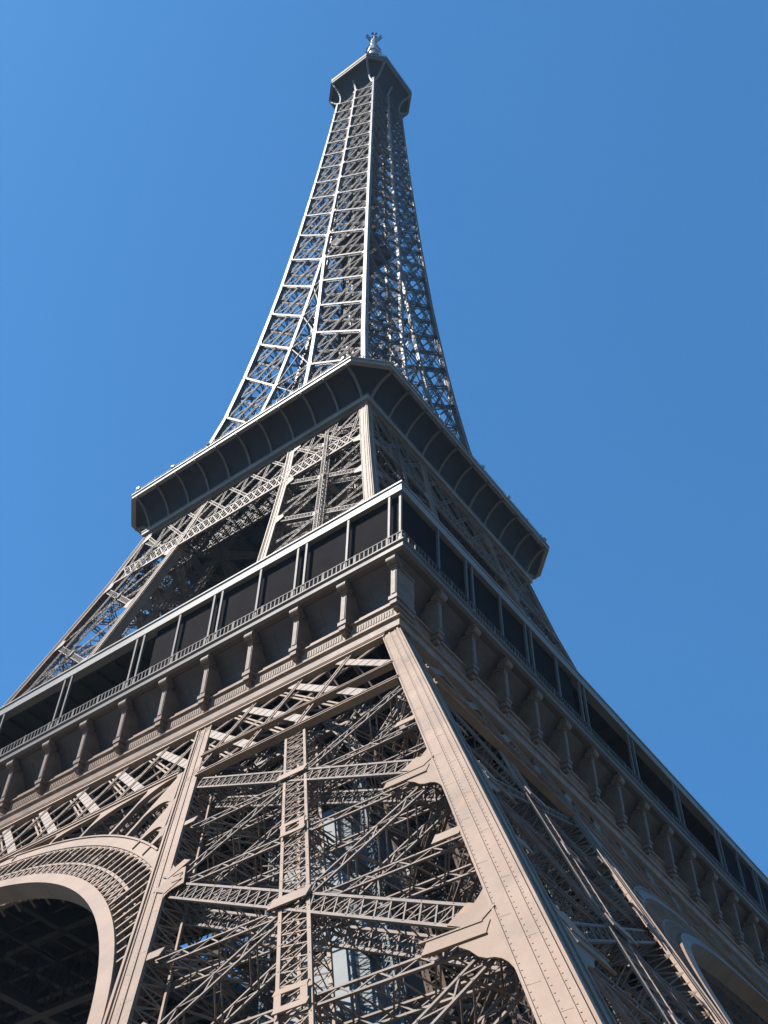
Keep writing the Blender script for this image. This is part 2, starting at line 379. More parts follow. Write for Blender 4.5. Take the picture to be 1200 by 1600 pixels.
# ================================================================ BELT GIRDER 1 + ARCH
PITCH = 3.75
def build_belt():
    ch = MB(); wh = MB(); dk = MB()
    W = 35.3
    def xr(z): return Pw(z)
    # chords
    for z, wd, pr in ((50.35, .75, .10), (44.3, .34, .09), (41.35, .42, .10)):
        for sg in (1, -1):
            x0 = Pi(z)+.2 if z < 50 else -.01*sg
            a, b = (Pi(z)+1.25, xr(z)-1.27) if z < 50 else (0, xr(z)-1.1)
            ch.bar(F(sg*a, z), F(sg*b, z), NF, wd, .35, pr)
            ch.bar(F(sg*a, z+wd*.35), F(sg*b, z+wd*.35), NF, .09, .1, pr+.06)
            ch.bar(F(sg*a, z-wd*.35), F(sg*b, z-wd*.35), NF, .09, .1, pr+.06)
    # bottom chord across the opening
    zb = 43.3
    ch.bar(F(-22.6, zb), F(22.6, zb), NF, .55, .35, .09)
    ch.bar(F(-22.6, zb+.22), F(22.6, zb+.22), NF, .1, .1, .15); ch.bar(F(-22.6, zb-.22), F(22.6, zb-.22), NF, .1, .1, .15)
    Xv = [PITCH*(k+.5) for k in range(-10, 10)]
    def zbot(x): return 41.4 if abs(x) > Pi(43) else 43.3
    for x in Xv:
        if abs(x) > Pw(50)-1.5: continue
        ch.bar(F(x, 50.2), F(x, max(zbot(x), 0)), NF, .10, .10, .02); ch.bar(F(x+.26, 50.2), F(x+.26, zbot(x)), NF, .10, .10, .02)
        for z in np.arange(zbot(x)+.3, 50, .5): ch.bar(F(x, z), F(x+.26, z+.25), NF, .05, .03)
    for k in range(-10, 10):
        x = PITCH*k+1.2
        for sg in (1, -1):
            # broad pale diagonal plates running outwards and down
            x0 = abs(PITCH*k+1.2) if sg == 1 else None
            if sg == 1 and k >= 0:
                for s2 in (1, -1):
                    z0, z1 = 50.0, 43.4
                    xe = x+(z0-z1)*1.08
                    lim = 41.4
                    if x > 31.5: continue
                    A = (x, z0); B = (x+(z0-lim)*1.12, lim)
                    if x < 13: B = (x+(z0-43.5)*1.08, 43.5)
                    if B[0] > Pw(B[1])-1.3:
                        f = 1
                        for q in np.linspace(0, 1, 200):
                            xx = A[0]+(B[0]-A[0])*q; zz = A[1]+(B[1]-A[1])*q
                            if xx > Pw(zz)-1.2: break
                            f = q
                        B = (A[0]+(B[0]-A[0])*f, A[1]+(B[1]-A[1])*f)
                    if B[0]-A[0] > .8:
                        wh.bar(F(s2*A[0], A[1]), F(s2*B[0], B[1]), NF, .58, .08, -.03)
                        L = math.hypot(B[0]-A[0], B[1]-A[1]); m = int(L/1.15)
                        for q in range(1, m):
                            t = q/m; c = F(s2*(A[0]+(B[0]-A[0])*t), A[1]+(B[1]-A[1])*t)
                            dv = unit(F(s2*B[0], B[1])-F(s2*A[0], A[1])); wx = np.cross(NF, dv)
                            wh.bar(c-wx*.29, c+wx*.29, NF, .12, .05, -.008)
    # counter diagonals (thin pairs) and lattice of the rear plane
    for k in range(-11, 11):
        x = PITCH*k
        for dd, lw in ((.18, .12), ):
            for s2 in (1, -1):
                z0 = 50.1; z1 = 43.4 if abs(x-6) < Pi(43)-1 else 41.5
                A = (x, z0); B = (x-(z0-z1)*1.05, z1)
                if abs(A[0]) > Pw(50)-1.3 or abs(B[0]) > Pw(z1)-1.3: continue
                for e in (0, .35): ch.bar(F(s2*A[0]+e, A[1], dd), F(s2*B[0]+e, B[1], dd), NF, lw, .1)
    for depth in (2.6,):
        def G(x, z): return F(x, z, depth)
        for z in (50, 43.4): 
            dk.bar(G(-Pi(z)-2, z), G(Pi(z)+2, z), NF, .5, .3)
        for z in (50, 46.8, 41.6):
            for sg in (1, -1): dk.bar(G(sg*Pi(z), z), G(sg*(Pw(z)-2), z), NF, .4, .3)
        for k in range(-9, 10):
            x = PITCH*(k+.5)
            zl = 41.6 if abs(x) > 20 else 43.4
            lattice(dk, G(x, 50), G(x, zl), NF, .5, .3, .09, .05, .5, 'Z')
            for s in (1, -1):
                if abs(x+s*6.6) < Pw(43)-1.5: lattice(dk, G(x, 50), G(x+s*6.6, zl), NF, .55, .35, .1, .05, .5, 'Z')
        for k in range(-17, 18):
            x = PITCH*k/2; zz = random.choice((50, 46.7, 43.4))
            dk.bar(F(x, zz), G(x, zz), (0,0,-1), .14, .12)
            dk.bar(F(x, 43.4), G(x+PITCH/2, 46.7), (0,0,-1), .10, .10)
            dk.bar(F(x, 50.2), G(x+PITCH/2, 47.5), (0,0,-1), .10, .10)
    return ch.mesh('belt_girder', 'col'), wh.mesh('pale_diagonals', 'pale'), dk.mesh('rear_bracing', 'lat')

ZC, R0, R1, R2, R3 = 1.0, 39.25, 39.9, 42.15, 42.9
def build_arch():
    rim = MB(); lat = MB(); web = MB()
    def A(r, t, d=0.0): return F(r*math.cos(t), ZC+r*math.sin(t), d)
    t0 = math.radians(15); N = 90
    ts = np.linspace(t0, math.pi-t0, N)
    def ring(ra, rb, d0, d1, mb):
        rows = []
        for t in ts: rows.append([A(ra, t, d0), A(rb, t, d0), A(rb, t, d1), A(ra, t, d1)])
        mb.grid(rows, close=True)
    def clip(t, r): return abs(r*math.cos(t)) < Pi(ZC+r*math.sin(t))-.02
    ring(R0, R1, -.12, .95, rim)               # inner rim with deep soffit
    # outer ring only between the columns
    tt = [t for t in np.linspace(math.radians(20), math.radians(160), 150) if abs(R2*math.cos(t)) < Pi(ZC+R2*math.sin(t))+.7]
    rim.grid([[A(R2, t, .015), A(R3, t, .015), A(R3, t, .28), A(R2, t, .28)] for t in tt], close=True)
    rim.grid([[A(R3-.12, t, -.06), A(R3-.02, t, -.06), A(R3-.02, t, .01), A(R3-.12, t, .01)] for t in tt if clip(t, R3)], close=True)
    # radial lattice between rings
    n = 118
    a = np.linspace(math.radians(16), math.radians(164), n)
    for i in range(n):
        t = a[i]
        if not clip(t, R1+.2): continue
        for dd in (.05, 1.4):
            rt = R2 if clip(t, R2) else None
            if rt is None:
                rt = R1
                for q in np.linspace(R1, R2, 12):
                    if clip(t, q): rt = q
            rm = R1+.42*(R2-R1)
            if rt > R1+.3:
                lat.bar(A(R1-.02, t, dd), A(rt, t, dd), NF, .15, .10)
            if i+1 < n and clip(a[i+1], R2) and clip(t, R2):
                t2 = a[i+1]
                lat.bar(A(rm, t, dd+.02), A(rm, t2, dd+.02), NF, .16, .08)
                lat.bar(A(R1, t, dd+.03), A(rm, t2, dd+.03), NF, .11, .05); lat.bar(A(rm, t, dd+.03), A(R1, t2, dd+.03), NF, .11, .05)
                # rounded loops at the top of each cell
                rr = (R2-rm); tm = (t+t2)/2; hw = (t2-t)/2
                prev = None
                for q in np.linspace(0, math.pi, 7):
                    p = A(R2-.42+.40*math.sin(q), tm+hw*math.cos(q), dd+.02)
                    if prev is not None: lat.bar(prev, p, NF, .15, .08)
                    prev = p
                if i % 2 == 0: lat.bar(A(rm, t, dd), A(rm, t, dd+1.2), (0,0,-1), .08, .08)
        if i % 2 == 0 and clip(t, R2): lat.bar(A(R2-.1, t, .05), A(R1, t, 1.4), (1,0,0), .07, .05)
    for dd in (1.4,):
        lat.grid([[A(R2-.15, t, dd), A(R2, t, dd), A(R2, t, dd+.3), A(R2-.15, t, dd+.3)] for t in tt], close=True)
    # spandrel ribs with rounded heads below the bottom chord
    zb = 43.1
    def ringz(x): return ZC+math.sqrt(max(R3*R3-x*x, 0))
    xs = [PITCH*(k+.5) for k in range(0, 5)]+[20.75, 23.1, 25.2, 26.9]
    xs_s = xs; webs = []
    for sg in (1, -1):
        web = MB()
        for q, x in enumerate(xs):
            top = zb
            if x > Pi(43)-.5:
                zz = np.linspace(43, 30, 200); top = [z for z in zz if x < Pi(z)+.1][0]
            bot = ringz(x)-.05
            if bot > top-.2: continue
            web.bar(F(sg*x, top), F(sg*x, bot), NF, .26, .25, .05)
            web.bar(F(sg*x, top, 1.6), F(sg*x, bot, 1.6), NF, .22, .2)
            for z in np.arange(bot+.2, top, .45): web.bar(F(sg*x, z), F(sg*x, z+.2, 1.6), (1,0,0), .07, .05)
            # head fillets: long on the side away from the centre, tight on the other
            nx = [q2 for q2 in xs_s if q2 > x+.1]; nx = nx[0] if nx else 27.6
            def colz(xx): return min(zb, (45.35-xx)/.515)
            za, zb2 = colz(x), colz(nx)
            hgt = min(2.3, (za-bot)*.85)
            p0 = npv(x, 0, za-hgt); p2 = npv(nx-.12, 0, zb2-.22); pc = npv(x+.25, 0, max(zb2-.3, za-hgt*.35)) if x < 20 else npv(x+.45, 0, zb2+1.3 if x > 22 else zb2-.1)
            if x > 22: p0 = npv(x, 0, zb2-.9)
            crv = [(1-t)**2*p0+2*t*(1-t)*pc+t*t*p2 for t in np.linspace(0, 1, 10)]
            top_line = [(x, za)]+([(22.4, zb)] if x < 22.4 < nx else [])+[(nx-.12, zb2)]
            poly = [(c_[0], c_[2]) for c_ in crv]+top_line[::-1]
            web.plate([F(sg*px, pz) for px, pz in poly], NF, .22, .06)
            web.plate([F(sg*px, pz) for px, pz in [(x, za), (x-.7, za), (x-.25, za-.3), (x, za-.9)]] , NF, .2, .055)
        webs.append(web.mesh('spandrel_web', 'gus'))
    return rim.mesh('arch', 'col'), lat.mesh('arch_lattice', 'col'), webs
B1 = build_belt(); A1 = build_arch()
for d in ZAX:
    b = part('belt_girder', B1[0], None, tower, d); part('diagonal_plate', B1[1], None, b); part('rear_bracing', B1[2], None, b)
    a = part('arch', A1[0], None, tower, d); part('arch_lattice', A1[1], None, a); [part('spandrel_web', q, None, a) for q in A1[2]]

# ================================================================ FIRST GALLERY
def mitre(mb, prof, close=True):
    """profile (half width, z) swept along the front side and mitred at 45 degrees"""
    mb.grid([[(-a, -a, z) for a, z in prof], [(a, -a, z) for a, z in prof]], close=close)
def build_gallery():
    r = {}
    m = MB()    # cornice: mouldings on top of the belt girder
    mitre(m, [(35.45, 50.75), (35.62, 50.80), (35.62, 51.25), (35.50, 51.30), (35.50, 51.55), (35.66, 51.62), (35.66, 51.78), (34.9, 51.80), (34.9, 50.75)])
    mitre(m, [(35.36, 51.84), (35.40, 51.86), (35.40, 52.85), (35.55, 52.9), (35.55, 53.02), (34.2, 53.04), (34.2, 51.84)])
    for k in range(-17, 18):
        xc = k*35.58/9/1.0*.5*1.0
    # small dentils and panels in the strip
    BP = 2*35.58/18
    for k in range(18):
        x0 = -35.58+BP*k+.55; x1 = x0+BP-1.1
        m.bar((x0, -35.40, 52.35), (x1, -35.40, 52.35), (0,-1,0), .62, .05, .03)
        for q in np.arange(x0+.12, x1-.05, .2):
            m.bar((q, -35.44, 52.12), (q, -35.44, 52.60), (0,-1,0), .10, .04, .025)
        m.box(x0+.15, x1-.15, -35.40, -34.2, 53.02, 53.32)
        m.box(x0+1.1, x1-.15, -35.15, -34.2, 53.32, 53.62)
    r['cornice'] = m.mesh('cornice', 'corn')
    m = MB()    # cove wall
    prof = [(34.3, 53.0)]
    for t in np.linspace(0, 1, 8): prof.append((34.3+1.6*t**2.4, 53.3+3.1*t))
    prof += [(34.0, 56.4), (34.0, 53.0)]
    mitre(m, prof)
    for k in range(18):
        for q in (.33, .66):
            x = -35.58+BP*(k+q); 
            for i in range(6):
                a, b = prof[1+i], prof[2+i]; m.bar((x, -a[0], a[1]), (x, -b[0], b[1]), (0,-1,0), .07, .05, .025)
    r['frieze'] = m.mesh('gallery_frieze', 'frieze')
    # bracket at x=0
    m = MB(); 
    m.box(-.21, .21, -36.02, -34.1, 53.0, 55.6)
    m.box(-.33, .33, -36.10, -34.1, 52.72, 53.0); m.box(-.25, .25, -36.04, -34.1, 52.35, 52.72)
    m.box(-.15, .15, -35.86, -34.1, 52.05, 52.35); m.box(-.15, .15, -36.06, -36.02, 53.2, 55.2)
    m.box(-.28, .28, -36.08, -34.1, 55.55, 55.78)
    m.tube((-.36, -36.10, 56.05), (.36, -36.10, 56.05), .33, n=18); m.tube((-.42, -36.10, 56.05), (.42, -36.10, 56.05), .15, n=12)
    m.tube((-.38, -35.8, 55.85), (.38, -35.8, 55.85), .22, n=12)
    m.box(-.34, .34, -36.3, -34.1, 56.28, 56.44)
    r['bracket'] = m.mesh('bracket', 'brk')
    m = MB()    # balcony edge and slab
    mitre(m, [(36.30, 56.45), (36.52, 56.55), (36.52, 56.85), (36.44, 56.92), (36.44, 57.08), (36.56, 57.14), (36.56, 57.26), (35.9, 57.28), (35.9, 56.45)])
    r['edge'] = m.mesh('balcony_edge', 'rib')
    m = MB()    # railing with balusters
    y = -36.38
    m.bar((-36.4, y, 58.14), (36.4, y, 58.14), (0,0,1), .10, .07); m.bar((-36.3, y, 57.4), (36.3, y, 57.4), (0,0,1), .12, .08)
    x = -36.2
    i = 0
    while x < 36.3:
        big = i % 7 == 0
        m.box(x, x+(.22 if big else .09), y-.04, y+.04, 57.28, 58.1 if not big else 58.2); x += .36 if not big else .48; i += 1
    r['rail'] = m.mesh('railing', 'rail')
    m = MB(); m.box(-.085, .085, -.085, .085, 57.28, 62.9); m.box(-.15, .15, -.15, .15, 57.28, 58.3); r['post'] = m.mesh('gallery_post', 'rib')
    m = MB()    # canopy
    mitre(m, [(36.0, 62.9), (36.06, 63.0), (36.06, 63.75), (35.96, 63.85), (35.85, 64.25), (33.2, 64.9), (30.4, 65.2), (30.4, 64.7), (35.4, 63.1), (35.4, 62.9)])
    mitre(m, [(36.14, 63.70), (36.14, 63.84), (35.9, 63.85), (35.9, 63.70)])
    mitre(m, [(36.12, 62.86), (36.12, 62.99), (35.9, 63.0), (35.9, 62.86)])
    r['canopy'] = m.mesh('canopy', 'roof')
    m = MB()    # gallery ceiling and rear wall with posts
    mitre(m, [(35.4, 62.95), (35.4, 63.08), (30.9, 63.3), (30.9, 62.95)])
    mitre(m, [(31.0, 57.3), (31.0, 62.95), (30.8, 62.95), (30.8, 57.3)])
    for k in range(-15, 16): m.box(k*2-.12, k*2+.12, -31.15, -31.0, 57.3, 62.95); m.box(k*2-.08, k*2+.08, -35.3, -31.0, 62.65, 62.95)
    for z in (58.4, 60.6): m.box(-30.9, 30.9, -31.12, -31.0, z, z+.12)
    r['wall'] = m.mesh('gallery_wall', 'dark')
    r['net'] = []
    for x0, x1 in ((13.0, 35.6), (-35.6, -13.0)):
        m = MB(); m.box(x0, x1, -35.72, -35.68, 57.4, 62.88); r['net'].append(m.mesh('netting_screen', 'net'))
    return r
G = build_gallery()
BP = 2*35.58/18
for d in ZAX:
    fz = part('gallery_frieze', G['frieze'], None, tower, d)
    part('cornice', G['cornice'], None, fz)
    for k in range(18):
        b = part('bracket', G['bracket'], None, fz); b.location = (35.45-BP*k, 0, 0)
    e = part('balcony_edge', G['edge'], None, tower, d); part('railing', G['rail'], None, e)
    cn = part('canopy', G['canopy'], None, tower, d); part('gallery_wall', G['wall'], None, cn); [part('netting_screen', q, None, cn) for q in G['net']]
    for k in range(18):
        if k % 2 == 0: xs = (35.85-.0, 35.05) if k == 0 else (35.35-BP*k+.42, 35.35-BP*k-.36)
        else: xs = (35.4-BP*k+.1,) if k in (1, 3, 5, 13, 15, 17) else ()
        for x in xs:
            p = part('gallery_post', G['post'], None, cn); p.location = (x, -36.0 if x < 35.6 else -35.85, 0)
# decks
def ringdeck(mb, wo, wi_, z0, z1):
    for d in range(4):
        c, s = math.cos(d*math.pi/2), math.sin(d*math.pi/2)
        def R(x, y, z): return (c*x-s*y, s*x+c*y, z)
        mb.poly([R(-wo, -wo, z0), R(wo, -wo, z0), R(wi_, -wi_, z0), R(-wi_, -wi_, z0), R(-wo, -wo, z1), R(wo, -wo, z1), R(wi_, -wi_, z1), R(-wi_, -wi_, z1)],
                [(3,2,1,0), (4,5,6,7), (0,1,5,4), (2,3,7,6)])
m = MB(); ringdeck(m, 36.3, 12, 56.46, 57.24)
for k in range(-11, 12):
    q = k*3.0
    for s in (1, -1):
        if abs(q) < 12:
            m.box(q-.12, q+.12, *sorted((s*12, s*34.8)), 55.2, 56.46); m.box(*sorted((s*12, s*34.8)), q-.12, q+.12, 55.1, 56.44)
        else:
            m.box(q-.12, q+.12, -34.8, 34.8, 55.2, 56.45) if s == 1 else m.box(-34.8, 34.8, q-.12, q+.12, 55.1, 56.43)
part('first_deck', m, 'dark', tower)
m = MB()   # under-deck lattice girders between the legs
for s in (1, -1):
    for q in (12, 19.4):
        for z0 in (49.5,):
            lattice(m, (-34, s*q, z0), (34, s*q, z0), (0, s, 0), 4.5, .6, .3, .14, 3.2, 'X', back=False)
            lattice(m, (s*q+.01, -34, z0), (s*q+.01, 34, z0), (s, 0, 0), 4.5, .6, .3, .14, 3.2, 'X', back=False)
            m.box(-34, 34, s*q-.3, s*q+.3, 54.3, 55.1); m.box(s*q-.3, s*q+.3, -34, 34, 54.3, 55.08)
            m.box(-34, 34, s*q-.4, s*q+.4, 46.8, 47.2); m.box(s*q-.4, s*q+.4, -34, 34, 46.82, 47.22)
part('deck_girder', m, 'dark', tower)  # near-black colour stands in for the shade under the deck
m = MB()   # pavilion body on the first deck
for s in (1, -1): m.box(-14, 14, *sorted((s*17, s*29)), 57.25, 63.0)
for s in (1, -1): m.box(*sorted((s*17, s*29)), -14, 14, 57.26, 62.9)
part('pavilion', m, 'dark', tower)

# ================================================================ STAGE 2 LEG
def build_leg2():
    L0_RIVET[0] = False
    fr = leg_frames(); cols = []
    zs = [57.3, 70, 82, 91, 102, 111.4]
    specs = [(fr[0][0], (-1,0,0), (0,1,0)), (fr[0][1], (1,0,0), (0,1,0)), (fr[1][1], (-1,0,0), (0,-1,0)), (fr[2][1], (1,0,0), (0,-1,0))]
    for fn, u, v in specs:
        mb = MB(); lcolumn(mb, zpath(fn, zs), u, v, 1.08, .1); cols.append(mb.mesh('corner_column', 'col'))
    lat = MB(); post = MB(); gus = lat
    Ro = [62, 71.8, 81.6, 91.2, 100.9]; Ri = [71, 80.8, 90.5, 100.3, 109.8]
    for k, (o, i, n) in enumerate(fr):
        nn = unit(npv(*n)+npv(0, 0, .24)*(1 if k < 2 else -1))
        def P(s, z, d=.1):
            a, b = o(z), i(z); return a+(b-a)*s-nn*d
        for a, b in zip(Ro, Ri):
            fa, fb = (.08, .91) if k in (0, 2) else (.91, .08)
            lattice(lat, P(fa, a), P(fb, b), nn, .70, .9, .085, .045, .62, 'X')
            lattice(lat, P(fb, a+.4, .2), P(fa, b-.4, .2), nn, .5, .8, .09, .06, .6, 'Z')
            c = (P(.5, (a+b)/2, 0)); dx = unit(i(a)-o(a)); ul = unit(o(a+3)-o(a))
            gus.plate([c-dx*.42-ul*.55, c+dx*.42-ul*.45, c+dx*.42+ul*.55, c-dx*.42+ul*.45], nn, .06, .05)
            for s, z in ((0, a), (1, b)):
                q = (o if s == 0 else i)(z); e = dx*(1 if s == 0 else -1)
                if k in (1, 3): q = (o if s == 0 else i)(b if s == 0 else a)
                gus.plate([q+e*1.02+ul*1.0, q+e*1.9+ul*.5, q+e*2.0-ul*.3, q+e*1.02-ul*1.0], nn, .06, .05)
        for a, b in ((105.6, 110.0),):
            if k in (1, 3): continue
            lattice(lat, P(.08, a), P(.5, b-.3), nn, .7, .6, .09, .06, .6, 'X')
            lattice(lat, P(.5, 104.8), P(.91, 110, .1), nn, .6, .6, .09, .06, .6, 'X')
        for z in (66, 76, 86, 95.5, 105):
            lattice(lat, P(.08, z, .5), P(.91, z, .5), nn, .45, .7, .08, .05, .6, 'Z')
        lattice(post, P(.5, 58), P(.5, 110.6), nn, .5, .7, .08, .04, .6, 'X')
    for z in (66, 76, 86, 95.5, 105):
        c = [fr[0][0](z), fr[0][1](z), fr[2][1](z), fr[1][1](z)]; ce = sum(c)/4; c = [q+(ce-q)*.13 for q in c]
        for p, q in ((0, 2), (1, 3)): lattice(lat, c[p], c[q], (0,0,-1), .5, .5, .09, .06, .7, 'Z')
        m2 = [(c[q]+c[(q+1) % 4])/2 for q in range(4)]
        for p, q in ((0, 2), (1, 3)): lattice(lat, m2[p], m2[q], (0,0,-1), .4, .4, .09, .06, .7, 'Z')
    rail = MB()
    for fx, fy in ((.3, .35), (.5, .35), (.62, .6), (.35, .7), (.7, .3)):
        def a(z): t = Pw(z)-Pi(z); return npv(Pw(z)-t*fx, -Pw(z)+t*fy, z)
        for z0, z1 in ((58, 82), (82, 111)): lattice(rail, a(z0), a(z1), (-.7, -.7, 0), .6, .6, .12, .06, .6, 'X')
    def a(z, fx, fy): t = Pw(z)-Pi(z); return npv(Pw(z)-t*fx, -Pw(z)+t*fy, z)
    z = 60; sd = 0
    while z < 108:
        p, q = a(z, .3, .5), a(z+2.2, .7, .5)
        if sd: p, q = a(z, .7, .5), a(z+2.2, .3, .5)
        rail.bar(p, q, (0,0,1), 1.1, .14); rail.bar(p+npv(0,-.5,1), q+npv(0,-.5,1), (0,-1,0), .9, .03)
        sd = 1-sd; z += 2.2
    return cols, lat.mesh('middle_leg', 'lat'), post.mesh('center_post', 'lat'), None, rail.mesh('lift_rail', 'lat')
L2 = build_leg2()
for d in ZAX:
    leg = part('middle_leg', L2[1], None, tower, d)
    for c in L2[0]: part('corner_column', c, None, leg)
    part('center_post', L2[2], None, leg); part('lift_rail', L2[4], None, leg)

# belt below the second floor
N2 = unit((0, -1, .22))
def F2(x, z, d=0.0): return npv(x, -Pw(z), z)-N2*d
m = MB(); dk = MB()
for dd, mb in ((0, m), (2.2, dk)):
    zt, z1, z0 = 110.8, 104.0, 101.2
    for z, wd in ((zt, .3), (z1, .22), (z0, .34)):
        mb.bar(F2(-Pw(z)+.9, z, dd), F2(Pw(z)-.9, z, dd), N2, wd, .25, .05)
    n = 22
    for k in range(-n, n):
        xa = k*.85
        for s in (1, -1):
            if abs(xa) < 18.2 and abs(xa+s*.85*2) < 18.2:
                mb.bar(F2(xa, z1, dd), F2(xa+s*1.7, z0, dd), N2, .13, .06, .02*s)
        if k % 2 == 0 and abs(xa) < 18: mb.bar(F2(xa, z1, dd), F2(xa, z0, dd), N2, .14, .08, .06)
    for k in range(-7, 8):
        x = k*3.4
        for s in (1, -1):
            x2 = x+s*5.2
            if abs(x) < 17.2 and abs(x2) < 18.6:
                lattice(mb, F2(x, zt, dd), F2(x2, z1, dd), N2, .42, .25, .08, .05, .5, 'Z', back=False)
        if abs(x) < 17.2: lattice(mb, F2(x, zt, dd), F2(x, z1, dd), N2, .4, .25, .07, .04, .5, 'Z', back=False)
for k in range(-10, 11):
    for z in (101.2, 104): dk.bar(F2(k*1.7, z), F2(k*1.7, z, 2.2), (0,0,-1), .12, .12)
    dk.bar(F2(k*1.7, 101.2), F2(k*1.7+1.7, 101.2, 2.2), (0,0,-1), .12, .1)
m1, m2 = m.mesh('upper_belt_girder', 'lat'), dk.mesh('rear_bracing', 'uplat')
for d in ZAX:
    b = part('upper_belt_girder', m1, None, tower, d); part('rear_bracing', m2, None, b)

# ================================================================ COVED GALLERIES (second and top)
def oct_pts(w, c, z):
    return [(-w+c, -w, z), (w-c, -w, z), (w, -w+c, z), (w, w-c, z), (w-c, w, z), (-w+c, w, z), (-w, w-c, z), (-w, -w+c, z)]
W2B, W2T, Z2B, Z2T, C2 = 17.8, 21.09, 111.9, 116.12, 3.35
def cove2(t):   # t 0..1 : half width, z, chamfer
    z = Z2B+(Z2T-.55-Z2B)*t
    wv = W2B-.25+(W2T-.1-W2B+.25)*(1-math.sqrt(max(0, 1-t**2.0)))**.8 if t < 1 else W2T-.1
    return wv, z, .25+(C2-.25)*t
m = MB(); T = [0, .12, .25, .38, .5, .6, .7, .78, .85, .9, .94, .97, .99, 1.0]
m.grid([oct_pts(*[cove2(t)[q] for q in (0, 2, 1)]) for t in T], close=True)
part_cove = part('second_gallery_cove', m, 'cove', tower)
m = MB()
for t, wd in ():
    pass
def ribmesh():
    mb = MB()
    for t1, t2 in zip(T[:-1], T[1:]):
        a, b = cove2(t1), cove2(t2)
        A_ = npv(0, -a[0], a[1]); B_ = npv(0, -b[0], b[1])
        mb.bar(A_, B_, (0, -1, -.6), .24, .4, .26)
    return mb.mesh('cove_rib', 'rib')
RB = ribmesh()
for d in ZAX:
    for k in range(11):
        x = 17.0*(1-k/5)
        r_ = part('cove_rib', RB, None, part_cove, d)
        c, s = math.cos(math.radians(d)), math.sin(math.radians(d)); r_.location = (c*x, s*x, 0)
m = MB()
def octring(mb, wo, wi_, co, ci, z0, z1):
    a = oct_pts(wo, co, z0); b = oct_pts(wo, co, z1); c = oct_pts(wi_, ci, z1); d = oct_pts(wi_, ci, z0)
    mb.grid([list(q) for q in zip(a, b, c, d)]+[[a[0], b[0], c[0], d[0]]], close=True)
octring(m, W2T, W2T-.5, C2, C2-.2, Z2T-.6, Z2T-.02); octring(m, W2T+.12, W2T-.2, C2+.05, C2, Z2T-.02, Z2T+.18)
octring(m, W2B+.22, W2B-.8, .05, .05, Z2B-.5, Z2B); octring(m, W2B+.30, W2B-.5, .05, .05, Z2B, Z2B+.14)
part('second_gallery_moulding', m, 'roof', tower)
m = MB(); octring(m, W2T-.5, 3, C2-.2, .5, Z2T-.5, Z2T-.1)
octring(m, W2B-.8, 4, .05, .05, 110.9, 111.3)
for q in range(-4, 5): m.box(q*3.6-.1, q*3.6+.1, -16.8, 16.8, 110.0, 110.9); m.box(-16.8, 16.8, q*3.6-.1, q*3.6+.1, 110.02, 110.88)
part('second_deck', m, 'dark', tower)
m = MB()
P8 = oct_pts(W2T-.15, C2, Z2T+.15)
for i in range(8):
    a, b = npv(*P8[i]), npv(*P8[(i+1) % 8]); L = np.linalg.norm(b-a); k = max(1, int(L/1.1)); nrm = unit(npv(a[0]+b[0], a[1]+b[1], 0))
    for h in (.5, .95): m.bar(a+npv(0,0,h), b+npv(0,0,h), nrm, .05, .05)
    for q in range(k): 
        p = a+(b-a)*q/k; m.bar(p, p+npv(0,0,1.0 if q % 3 else 1.5), nrm, .06, .06)
part('second_railing', m, 'rib', tower)
m = MB(); m.box(-.22, .22, -.2, .2, 0, .35); m.bar((0,0,0), (0,0,-.25), (0,-1,0), .08, .08); FL = m.mesh('floodlight', 'mast')
for i in range(8):
    a, b = npv(*P8[i]), npv(*P8[(i+1) % 8])
    if np.linalg.norm(b-a) < 6: continue
    for q in (.03, .2, .37, .55, .72, .97):
        p = a+(b-a)*q; f = part('floodlight', FL, None, tower); f.location = tuple(p*npv(1.01, 1.01, 1)+npv(0, 0, .3)); f.rotation_euler = (0, 0, math.atan2(p[1], p[0])+.8)
# small pavilion on the second floor
m = MB(); m.box(-12, 12, -12, 12, 116.1, 119.2); octring(m, 13, 4, 2, 1, 119.2, 119.6); part('second_pavilion', m, 'cove', tower)

